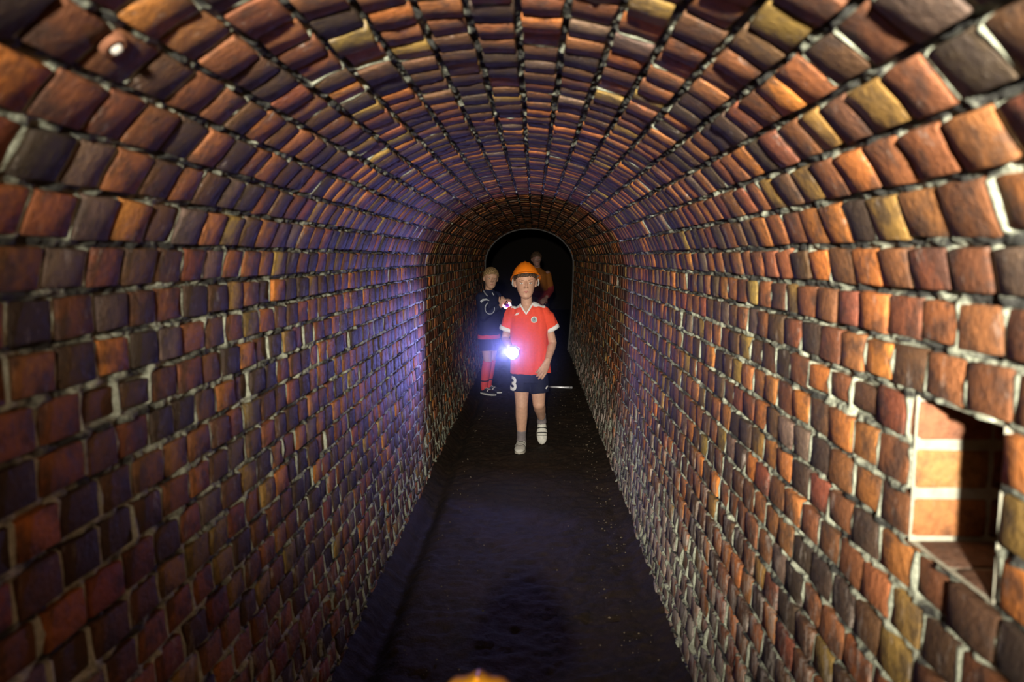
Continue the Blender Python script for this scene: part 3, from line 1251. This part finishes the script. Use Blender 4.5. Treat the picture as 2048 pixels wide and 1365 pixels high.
sp = Soup()
sp.loft([(.022, 0, .612), (.022, 0, .64), (.016, 0, .74), (.008, 0, .86), (.0, 0, .98), (.0, 0, 1.055), (-.004, .004, 1.10), (-.008, .008, 1.128), (-.012, .012, 1.15)],
        [(.158, .112), (.157, .112), (.150, .106), (.146, .102), (.148, .101), (.150, .098), (.128, .086), (.092, .070), (.060, .056)], n=36)
sp.loft([(-.10, 0, 1.065), (-.135, .005, 1.045), (-.170, .012, .945)], [.062, .060, .052], n=20)
sp.loft([(.105, 0, 1.065), (.140, .005, 1.045), (.184, .012, .950)], [.062, .060, .053], n=20)
sp.ball((-.118, .0, 1.075), .055)
sp.ball((.122, .0, 1.075), .055)
me = sp.mesh('shirt', .005, 5, SHIRT)
fold(me, .010, 17, 17, 4.0, 1.0)
fold(me, .005, 36, 36, 11, 5.0)


def in_v(c):
    x = c.x + .016
    if c.z > 1.118 and (x * x + (c.y - .012) ** 2) < .052 ** 2:
        return True
    return c.y < 0 and c.z > 1.078 and abs(x) < (c.z - 1.078) * 0.82


full_shirt = me.copy()
cut_faces(me, in_v)
shirt = part('shirt', me, boy)
FR = (0, 1, 0)
V, F = band([(-.068, 1.150), (-.016, 1.072), (.036, 1.150)], .0145)
o = decal('collar', V, F, full_shirt, FR, WHITE, shirt, .003)
o['label'] = 'white V-neck collar'
for s, x0, x1 in ((-1, -.066, -.130), (1, .036, .126)):
    V, F = [Vector((x0, -.056, 0)), Vector((x1, -.036, 0)), Vector((x1, .0, 0)), Vector((x0, .005, 0))], [(0, 1, 2, 3)]
    for v in V:
        v.z = 1.2
    decal('shoulder_panel', V, F, full_shirt, (0, 0, -1), WHITE, shirt, .0025)
# badge: pale ring round a grey field with a small crown
cx, cz, r = .043, 1.030, .0205
ring = [(cx + r * math.cos(a), cz + r * math.sin(a)) for a in [2 * math.pi * i / 24 for i in range(24)]]
V = [Vector((x, 0, z)) for x, z in ring]
o = decal('badge', V, [tuple(range(24))], full_shirt, FR, plain('badge_grey', (0.30, 0.36, 0.36), .7), shirt, .002)
V, F = band(ring, .006, True)
b2 = decal('badge_ring', V, F, full_shirt, FR, plain('badge_pale', (0.70, 0.74, 0.68), .7), shirt, .0035)
V, F = band([(cx - .004, cz + .006), (cx + .002, cz + .010), (cx + .004, cz), (cx - .003, cz - .008)], .004)
decal('badge_mark', V, F, full_shirt, FR, plain('badge_dark', (0.10, 0.13, 0.15), .7), shirt, .0035)
V, F = band([(cx, cz + .020), (cx, cz + .029)], .007)
decal('badge_crown', V, F, full_shirt, FR, plain('badge_red', (0.75, 0.25, 0.12), .7), shirt, .003)
# slanted diamond maker's mark on the other breast
dm = [(-.112, 1.066), (-.094, 1.086), (-.072, 1.088), (-.090, 1.068)]
di = [(-.099, 1.0725), (-.0925, 1.0785), (-.085, 1.0810), (-.0915, 1.0745)]
V = [Vector((x + .008, 0, z - .006)) for x, z in dm + di]
decal('chest_logo', V, [(0, 1, 5, 4), (1, 2, 6, 5), (2, 3, 7, 6), (3, 0, 4, 7)], full_shirt, FR, WHITE, shirt, .0025, .006)
# sleeve cuffs
for c0, c1, r0 in (((-.1625, .0095, .967), (-.172, .012, .938), .0555), ((.175, .0095, .972), (.190, .0125, .944), .0565)):
    sp = Soup().loft([c0, Vector(c0).lerp(Vector(c1), .5), c1], [r0, r0 + .001, r0], n=24)
    cf = mesh_obj('sleeve_cuff', sp.v, sp.f, WHITE, shirt)

sp = Soup()
sp.loft([(.010, 0, .70), (.010, 0, .60), (.010, .0, .545)], [(.112, .090), (.124, .096), (.134, .098)], n=28)
sp.loft([(-.052, 0, .62), (-.056, -.008, .54), (-.060, -.016, .470)], [(.070, .084), (.078, .086), (.081, .084)], n=24)
sp.loft([(.072, 0, .62), (.078, .0, .54), (.084, .0, .462)], [(.070, .084), (.076, .084), (.078, .082)], n=24)
me = sp.mesh('shorts', .005, 3, NAVY)
fold(me, .005, 22, 22, 7, 9.0)
shorts = part('shorts', me, boy)
V, F = glyph('3', .140, -.110, .492)
o = decal('number', V, F, me, FR, WHITE, shorts, .003, .012)
o['label'] = 'white number 3'
V, F = band([(.132, .500), (.146, .520)], .010)
decal('shorts_logo', V, F, me, FR, WHITE, shorts, .003)
for P, R in (([(-.0515, .012, .165), (-.052, .032, .10), (-.053, .03, .06)], [.038, .036, .040]), ([(.102, .150, .262), (.106, .188, .222), (.107, .20, .18)], [.038, .036, .040])):
    sp = Soup().loft(P, R, n=18)
    part('sock', sp.mesh('sock', .005, 2, SOCK), boy)
MA = Matrix.Translation((-.046, .085, 0.006)) @ rot(-0.10)
shoe(boy, MA, .225, SHOE_W, SOLE_W, SHOE_W, BLACK)
MB = Matrix.Translation((.104, .262, .205)) @ rot(0.06) @ Matrix.Rotation(math.radians(66), 4, 'X')
shoe(boy, MB, .215, SHOE_W, SOLE_W, SHOE_W, BLACK)

HAT_C = Vector(boy.location) + HC + Vector((0, .014, .040))
hat = hard_hat(HAT_C, rot(0.06, math.radians(-20), -0.03), 1.0, ORANGE)
tag(hat, 'orange ribbed hard hat on the head of the boy in the red shirt', 'hard hat')

# torch in his hand
def torch_at(loc, direction, k, label):
    root = empty('torch', loc)
    d = Vector(direction).normalized()
    root.rotation_euler = d.to_track_quat('-Y', 'Z').to_euler()
    sp = Soup().loft([(0, .11 * k, 0), (0, .105 * k, 0), (0, -.01 * k, 0), (0, -.02 * k, 0), (0, -.045 * k, 0), (0, -.060 * k, 0)], [.013 * k, .0155 * k, .0155 * k, .018 * k, .028 * k, .029 * k], n=24)
    mesh_obj('barrel', sp.v, sp.f, BLACK, root)
    V = [(.0255 * k * math.cos(a), -.0612 * k, .0255 * k * math.sin(a)) for a in [2 * math.pi * i / 24 for i in range(24)]]
    V += [(x, -.064 * k, z) for x, y, z in V]
    F = [tuple(range(24)), tuple(range(47, 23, -1))] + [(i, (i + 1) % 24, 24 + (i + 1) % 24, 24 + i) for i in range(24)]
    mesh_obj('lens', V, F, plain('lit_lens', (0.8, 0.85, 1.0), 0.2, emit=((0.36, 0.44, 1.0), 240.0)), root, False)
    sp = Soup().loft([(0, -.052 * k, 0), (0, -.064 * k, 0)], [.030 * k, .030 * k], n=24)
    V, F = [], []
    for i in range(24):
        a = 2 * math.pi * i / 24
        for r_, y in ((.0262, -.056), (.0262, -.067), (.0305, -.067), (.0305, -.056)):
            V.append((r_ * k * math.cos(a), y * k, r_ * k * math.sin(a)))
    for i in range(24):
        for q in range(4):
            F.append((i * 4 + q, i * 4 + (q + 1) % 4, ((i + 1) % 24) * 4 + (q + 1) % 4, ((i + 1) % 24) * 4 + q))
    mesh_obj('bezel', V, F, plain('grey_metal', (0.3, 0.3, 0.32), 0.35, 0.5, metal=0.8), root)
    tag(root, label, 'torch')
    return root


torch_at((-0.080, 5.60, 0.806), (0.03, -1, 0.06), 1.6, 'switched-on torch with a white lamp held by the boy in the red shirt')

# ---------------------------------------------------------------- the boy in the navy jacket by the left wall
JACKET = plain('navy_jacket', (0.012, 0.016, 0.045), 0.7, 0.25, (80, 0.3))
JLINE = plain('pale_piping', (0.55, 0.58, 0.66), 0.7)
RED = plain('red_sock', (0.80, 0.085, 0.06), 0.85, 0.1, (140, 0.4), var=0.05)
lad = empty('person', (-.405, 8.36, 0.0), math.radians(52))
tag(lad, 'fair-haired boy in dark navy tracksuit top and red socks by the left wall', 'person')
HC2, HH2, HM2 = Vector((.0, -.02, 1.268)), .225, rot(math.radians(-38), 0.04, 0.06)
sp = Soup()
head_into(sp, HC2, HH2, HM2)
NECK2 = (0, .015, 1.12)
sp.loft([(0, .02, 1.07), NECK2, (0, .005, 1.20)], [.052, .042, .040], n=18)
torso_into(sp, (0, .01, .66), (0, .01, 1.04), NECK2, .148, .92)
S2a, S2b = (-.120, .01, 1.06), (.120, .01, 1.06)
E2a, W2a = (-.155, -.05, .86), (-.045, -.205, .985)
E2b, W2b = (.155, -.03, .86), (.055, -.225, .965)
limb(sp, S2a, E2a, W2a, .038, .030, .021)
limb(sp, S2b, E2b, W2b, .038, .030, .021)
limb(sp, (-.06, 0, .62), (-.06, -.02, .37), (-.062, .03, .08), .066, .044, .030)
limb(sp, (.06, 0, .62), (.062, .03, .37), (.062, .08, .08), .066, .044, .030)
hand_into(sp, W2a, (.25, -.25, .93), (-.55, -.75, 0), .88, (.9, 1.0, 1.1, 1.2), -1, .05)
hand_into(sp, W2b, (-.30, -.55, .75), (.3, -.7, -.5), .88, (.7, .8, .9, 1.0), -1, .05)
part('body', sp.mesh('body', .0042, 3, SKIN), lad)
face_parts(lad, HC2, HH2, HM2, brow=(0.22, 0.14, 0.07))
hair_part(lad, HC2, HH2, HM2, HAIR_F, front=.26, sides=.03, back=-.2, grow=.045, seed=11)
sp = Soup()
sp.loft([(0, .01, .655), (0, .01, .70), (0, .01, .85), (0, .01, 1.0), (0, .012, 1.06), (0, .016, 1.10), (0, .018, 1.145)],
        [(.140, .112), (.143, .114), (.140, .108), (.144, .104), (.138, .096), (.095, .075), (.062, .060)], n=32)
for s_, e_, w_ in ((S2a, E2a, W2a), (S2b, E2b, W2b)):
    limb(sp, s_, e_, Vector(e_).lerp(Vector(w_), .92), .060, .050, .036, 1.0)
me = sp.mesh('jacket', .005, 4, JACKET)
fold(me, .006, 18, 18, 9, 4.0)
full_j = me.copy()
cut_faces(me, lambda c: c.z > 1.10 and (c.x ** 2 + (c.y - .018) ** 2) < .054 ** 2)
jacket = part('jacket', me, lad)
# piping: seen from the figure's right side and front (the garment's own space, dropped on along its view side)
DV = Vector((math.sin(math.radians(52)), math.cos(math.radians(52)), 0))


def side_decal(name, path, width):
    """paths are (across, height) in the plane that faces the tunnel's near end"""
    ax = Vector((math.cos(math.radians(52)), -math.sin(math.radians(52)), 0))
    V0, F0 = band(path, width)
    V1 = [ax * v.x + Vector((0, 0, v.z)) for v in V0]
    decal(name, V1, F0, full_j, DV, JLINE, jacket, .003, 0)


side_decal('piping', [(-.060, 1.135), (-.045, 1.110), (-.018, 1.078)], .010)
side_decal('piping', [(.030, 1.115), (.046, 1.085)], .008)
side_decal('shoulder_flash', [(-.085, 1.020), (-.062, 1.042), (-.030, 1.045), (.0, 1.034)], [.022, .022, .018, .008])
arc_pts = [(.012 + .052 * math.cos(a), .955 + .060 * math.sin(a)) for a in [math.radians(d) for d in range(115, 372, 16)]]
side_decal('swoosh', arc_pts[:6], [.012] * 2 + [.010] * 4)
side_decal('swoosh', arc_pts[5:], .007)
sp = Soup().loft([(0, .01, .612), (0, .01, .64), (0, .01, .672)], [(.139, .110), (.141, .112), (.134, .106)], n=32)
me = sp.mesh('shirt_hem', .006, 2, RED)
hem = part('shirt_hem', me, lad)
hem['label'] = 'red shirt hem below the jacket'
sp = Soup()
sp.loft([(0, .01, .68), (0, .01, .60), (0, .01, .55)], [(.120, .098), (.132, .104), (.126, .100)], n=28)
sp.loft([(-.06, .005, .61), (-.062, -.005, .485)], [(.078, .090), (.078, .084)], n=22)
sp.loft([(.06, .005, .61), (.064, .020, .485)], [(.078, .090), (.078, .084)], n=22)
part('shorts', sp.mesh('shorts', .006, 3, NAVY), lad)
for P in ([(-.060, -.018, .372), (-.061, .005, .25), (-.062, .03, .09), (-.061, .015, .05)], [(.062, .03, .372), (.062, .055, .25), (.062, .08, .09), (.062, .065, .05)]):
    sp = Soup().loft(P, [.050, .052, .038, .042], n=24)
    sk = part('sock', sp.mesh('sock', .005, 2, RED), lad)
    q = Vector(P[1]).lerp(Vector(P[2]), .62)
    sp = Soup().loft([q + Vector((0, 0, .006)), q - Vector((0, 0, .006))], [.0480, .0475], n=20)
    mesh_obj('sock_stripe', sp.v, sp.f, BLACK, sk)
BSHOE = plain('black_shoe', (0.018, 0.017, 0.022), 0.5, 0.4)
shoe(lad, Matrix.Translation((-.062, .075, .004)) @ rot(-.05), .225, BSHOE, WHITE, WHITE, WHITE, 'laces')
shoe(lad, Matrix.Translation((.062, .125, .004)) @ rot(.10), .225, BSHOE, WHITE, WHITE, WHITE, 'laces')
# small pinkish lamp at his wrist
wl = empty('wrist_lamp', (-.208, 8.19, .985))
M_GLOW = plain('pink_lamp', (1.0, 0.8, 0.85), 0.3, emit=((1.0, 0.55, 0.72), 7.0))
V, F = [], []
n = 20
for i in range(n):
    a = math.radians(-190 + 260 * i / (n - 1))
    cxx, czz = .036 * math.cos(a), .030 * math.sin(a)
    for q in range(8):
        b = 2 * math.pi * q / 8
        rr = 1 + .30 * math.cos(b)
        V.append((cxx * rr, .012 * math.sin(b), czz * rr))
for i in range(n - 1):
    for q in range(8):
        F.append((i * 8 + q, (i + 1) * 8 + q, (i + 1) * 8 + (q + 1) % 8, i * 8 + (q + 1) % 8))
F += [tuple(range(7, -1, -1)), tuple(range((n - 1) * 8, n * 8))]
mesh_obj('glowing_band', V, F, M_GLOW, wl)
sp = Soup().ball((0, .012, .002), (.024, .014, .020))
mesh_obj('lamp_body', sp.v, sp.f, plain('violet_plastic', (0.10, 0.02, 0.22), 0.4), wl)
tag(wl, 'small glowing pinkish-white lamp at the wrist of the boy in navy', 'lamp')

# ---------------------------------------------------------------- the person half hidden in the dark behind
far = empty('person', (.125, 11.6, 0.0), math.radians(6))
tag(far, 'dim figure in shade-darkened orange and red standing behind the helmeted boy', 'person')
HC3, HH3, HM3 = Vector((-.015, -.02, 1.465)), .215, rot(0.15, 0.05, 0)
sp = Soup()
head_into(sp, HC3, HH3, HM3)
sp.loft([(0, .01, 1.27), (0, .015, 1.32), (-.01, 0, 1.41)], [.06, .05, .048], n=18)
torso_into(sp, (0, 0, .80), (0, 0, 1.23), (0, .015, 1.32), .18, 1.1)
limb(sp, (-.155, 0, 1.25), (-.20, .02, 1.02), (-.12, -.14, .90), .045, .036, .026)
limb(sp, (.155, 0, 1.25), (.20, .02, 1.02), (.125, -.12, .895), .045, .036, .026)
limb(sp, (-.075, 0, .76), (-.08, -.02, .44), (-.08, .03, .09), .08, .052, .036)
limb(sp, (.075, 0, .76), (.08, -.02, .44), (.08, .03, .09), .08, .052, .036)
hand_into(sp, (.125, -.12, .895), (-.45, -.55, -.35), (.4, -.6, .6), 1.05, .45, -1, .08)
hand_into(sp, (-.12, -.14, .90), (.6, -.3, -.2), (-.2, -.7, .6), 1.05, .45, 1, .08)
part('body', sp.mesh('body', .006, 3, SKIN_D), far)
face_parts(far, HC3, HH3, HM3, brow=(0.12, 0.08, 0.06))
hair_part(far, HC3, HH3, HM3, HAIR_B, grow=.04, seed=5)
sp = Soup()
sp.loft([(0, 0, .98), (0, 0, 1.10), (0, 0, 1.23), (0, .008, 1.28), (0, .014, 1.33)], [(.160, .115), (.165, .115), (.170, .108), (.125, .085), (.064, .058)], n=28)
for s in (-1, 1):
    sp.loft([(s * .14, 0, 1.25), (s * .185, .01, 1.10), (s * .20, .02, 1.03)], [.068, .060, .055], n=18)
me = sp.mesh('shirt', .007, 4, plain('orange_top_shaded', (0.26, 0.085, 0.010), .8))  # orange darkened, the figure's shade is put into the cloth colour
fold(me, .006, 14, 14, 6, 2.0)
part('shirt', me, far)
sp = Soup()
sp.loft([(0, 0, .72), (0, 0, .82), (0, 0, .93), (0, 0, 1.00)], [(.150, .115), (.160, .12), (.158, .118), (.163, .118)], n=28)
for s, w_ in ((-1, (-.12, -.14, .90)), (1, (.125, -.12, .895))):
    limb(sp, (s * .200, .02, 1.045), (s * .200, .02, 1.00), Vector((s * .2, .02, 1.02)).lerp(Vector(w_), .88), .058, .056, .042, 1.0)
part('lower_top', sp.mesh('lower_top', .007, 4, plain('red_top_shaded', (0.20, 0.018, 0.02), .8)), far)  # red darkened too, shade included in the colour
sp = Soup()
sp.loft([(-.075, 0, .80), (-.08, -.02, .44), (-.08, .03, .07)], [.10, .075, .065], n=18)
sp.loft([(.075, 0, .80), (.08, -.02, .44), (.08, .03, .07)], [.10, .075, .065], n=18)
part('trousers', sp.mesh('trousers', .007, 3, NAVY), far)
for s in (-1, 1):
    shoe(far, Matrix.Translation((s * .08, .10, .004)), .25, BSHOE, BLACK, BLACK, BLACK, 'laces')

# ---------------------------------------------------------------- the small child just in front of the camera: only the helmet's top shows
kid = empty('person', (.010, .90, 0.0), math.pi)
tag(kid, 'small child below the frame, wearing the amber helmet at the bottom edge', 'person')
HC4, HH4 = Vector((0, 0, .822)), .205
sp = Soup()
head_into(sp, HC4, HH4, Matrix.Identity(4))
sp.loft([(0, .01, .66), (0, .015, .72), (0, 0, .78)], [.05, .04, .04], n=16)
torso_into(sp, (0, 0, .42), (0, 0, .65), (0, .012, .71), .12, .78)
for s in (-1, 1):
    limb(sp, (s * .10, 0, .66), (s * .13, .01, .52), (s * .125, -.05, .41), .032, .026, .019)
    hand_into(sp, (s * .125, -.05, .41), (0, -.15, -1), (s, 0, 0), .75, .3, s, .1)
    limb(sp, (s * .045, 0, .40), (s * .047, -.01, .23), (s * .047, .02, .06), .055, .038, .027)
part('body', sp.mesh('body', .006, 3, SKIN), kid)
hair_part(kid, HC4, HH4, Matrix.Identity(4), HAIR_B, grow=.012)
sp = Soup().loft([(0, 0, .36), (0, 0, .5), (0, 0, .65), (0, .01, .70)], [(.125, .095), (.12, .09), (.122, .085), (.055, .05)], n=24)
for s in (-1, 1):
    sp.loft([(s * .09, 0, .66), (s * .125, .01, .53), (s * .128, -.04, .43)], [.048, .042, .034], n=16)
part('shirt', sp.mesh('shirt', .006, 3, NAVY), kid)
sp = Soup()
for s in (-1, 1):
    sp.loft([(s * .045, 0, .42), (s * .047, 0, .23), (s * .047, .02, .05)], [.065, .05, .042], n=16)
part('trousers', sp.mesh('trousers', .006, 3, NAVY), kid)
for s in (-1, 1):
    shoe(kid, Matrix.Translation((s * .047, .06, .004)), .16, BSHOE, BLACK, BLACK, BLACK, 'laces')
hat2 = hard_hat((.008, .90, .858), rot(math.pi, 0.0, 0), .98, YELLOW)
tag(hat2, 'amber hard hat darkened for shade, cut off by the bottom edge of the picture', 'hard hat')

# ---------------------------------------------------------------- bar added for a streak of light on the floor behind the boy
bar = empty('streak_bar', (.345, 8.68, .022))
bar.rotation_euler = (0, 0, -.13)
sp = Soup().loft([(-.175, 0, 0), (-.17, 0, 0), (.17, 0, 0), (.175, 0, 0)], [.009, .013, .013, .009], side=(0, 0, 1), n=14)
mesh_obj('rod', sp.v, sp.f, plain('streak_white', (0.72, 0.72, 0.78), 0.3, 0.6, metal=0.4), bar)
for x in (-.15, .15):
    sp = Soup().loft([(x - .012, 0, 0), (x + .012, 0, 0)], [.0165, .0165], side=(0, 0, 1), n=14)
    mesh_obj('end_collar', sp.v, sp.f, plain('dull_steel', (0.35, 0.35, 0.37), 0.5, 0.5, metal=0.6), bar)
tag(bar, 'pale bar standing in for a streak of light on the floor behind the helmeted boy', 'bar')

# plugged hole in a vault brick near the upper left corner
pl = empty('wall_plug', (-.488, 1.056, 1.782))
nn = Vector((.615, 0, -.789)).normalized()
pl.scale = (.72, .72, .72)
pl.rotation_euler = nn.to_track_quat('Z', 'Y').to_euler()
sp = Soup().loft([(0, 0, -.03), (0, 0, .010), (0, 0, .016)], [.013, .012, .008], n=16)
mesh_obj('plug', sp.v, sp.f, plain('white_plaster', (0.50, 0.46, 0.42), 0.8), pl)
V, F = [], []
for i in range(20):
    a = 2 * math.pi * i / 20
    for r_, z_ in ((.014, .002), (.019, .008), (.026, .004), (.028, -.012)):
        V.append((r_ * math.cos(a), r_ * math.sin(a), z_))
for i in range(20):
    for q in range(3):
        F.append((i * 4 + q, ((i + 1) % 20) * 4 + q, ((i + 1) % 20) * 4 + q + 1, i * 4 + q + 1))
mesh_obj('rim', V, F, plain('chipped_brick', (0.21, 0.085, 0.045), 0.9), pl)
tag(pl, 'white plug in a hole in a vault brick at upper left', 'wall plug')
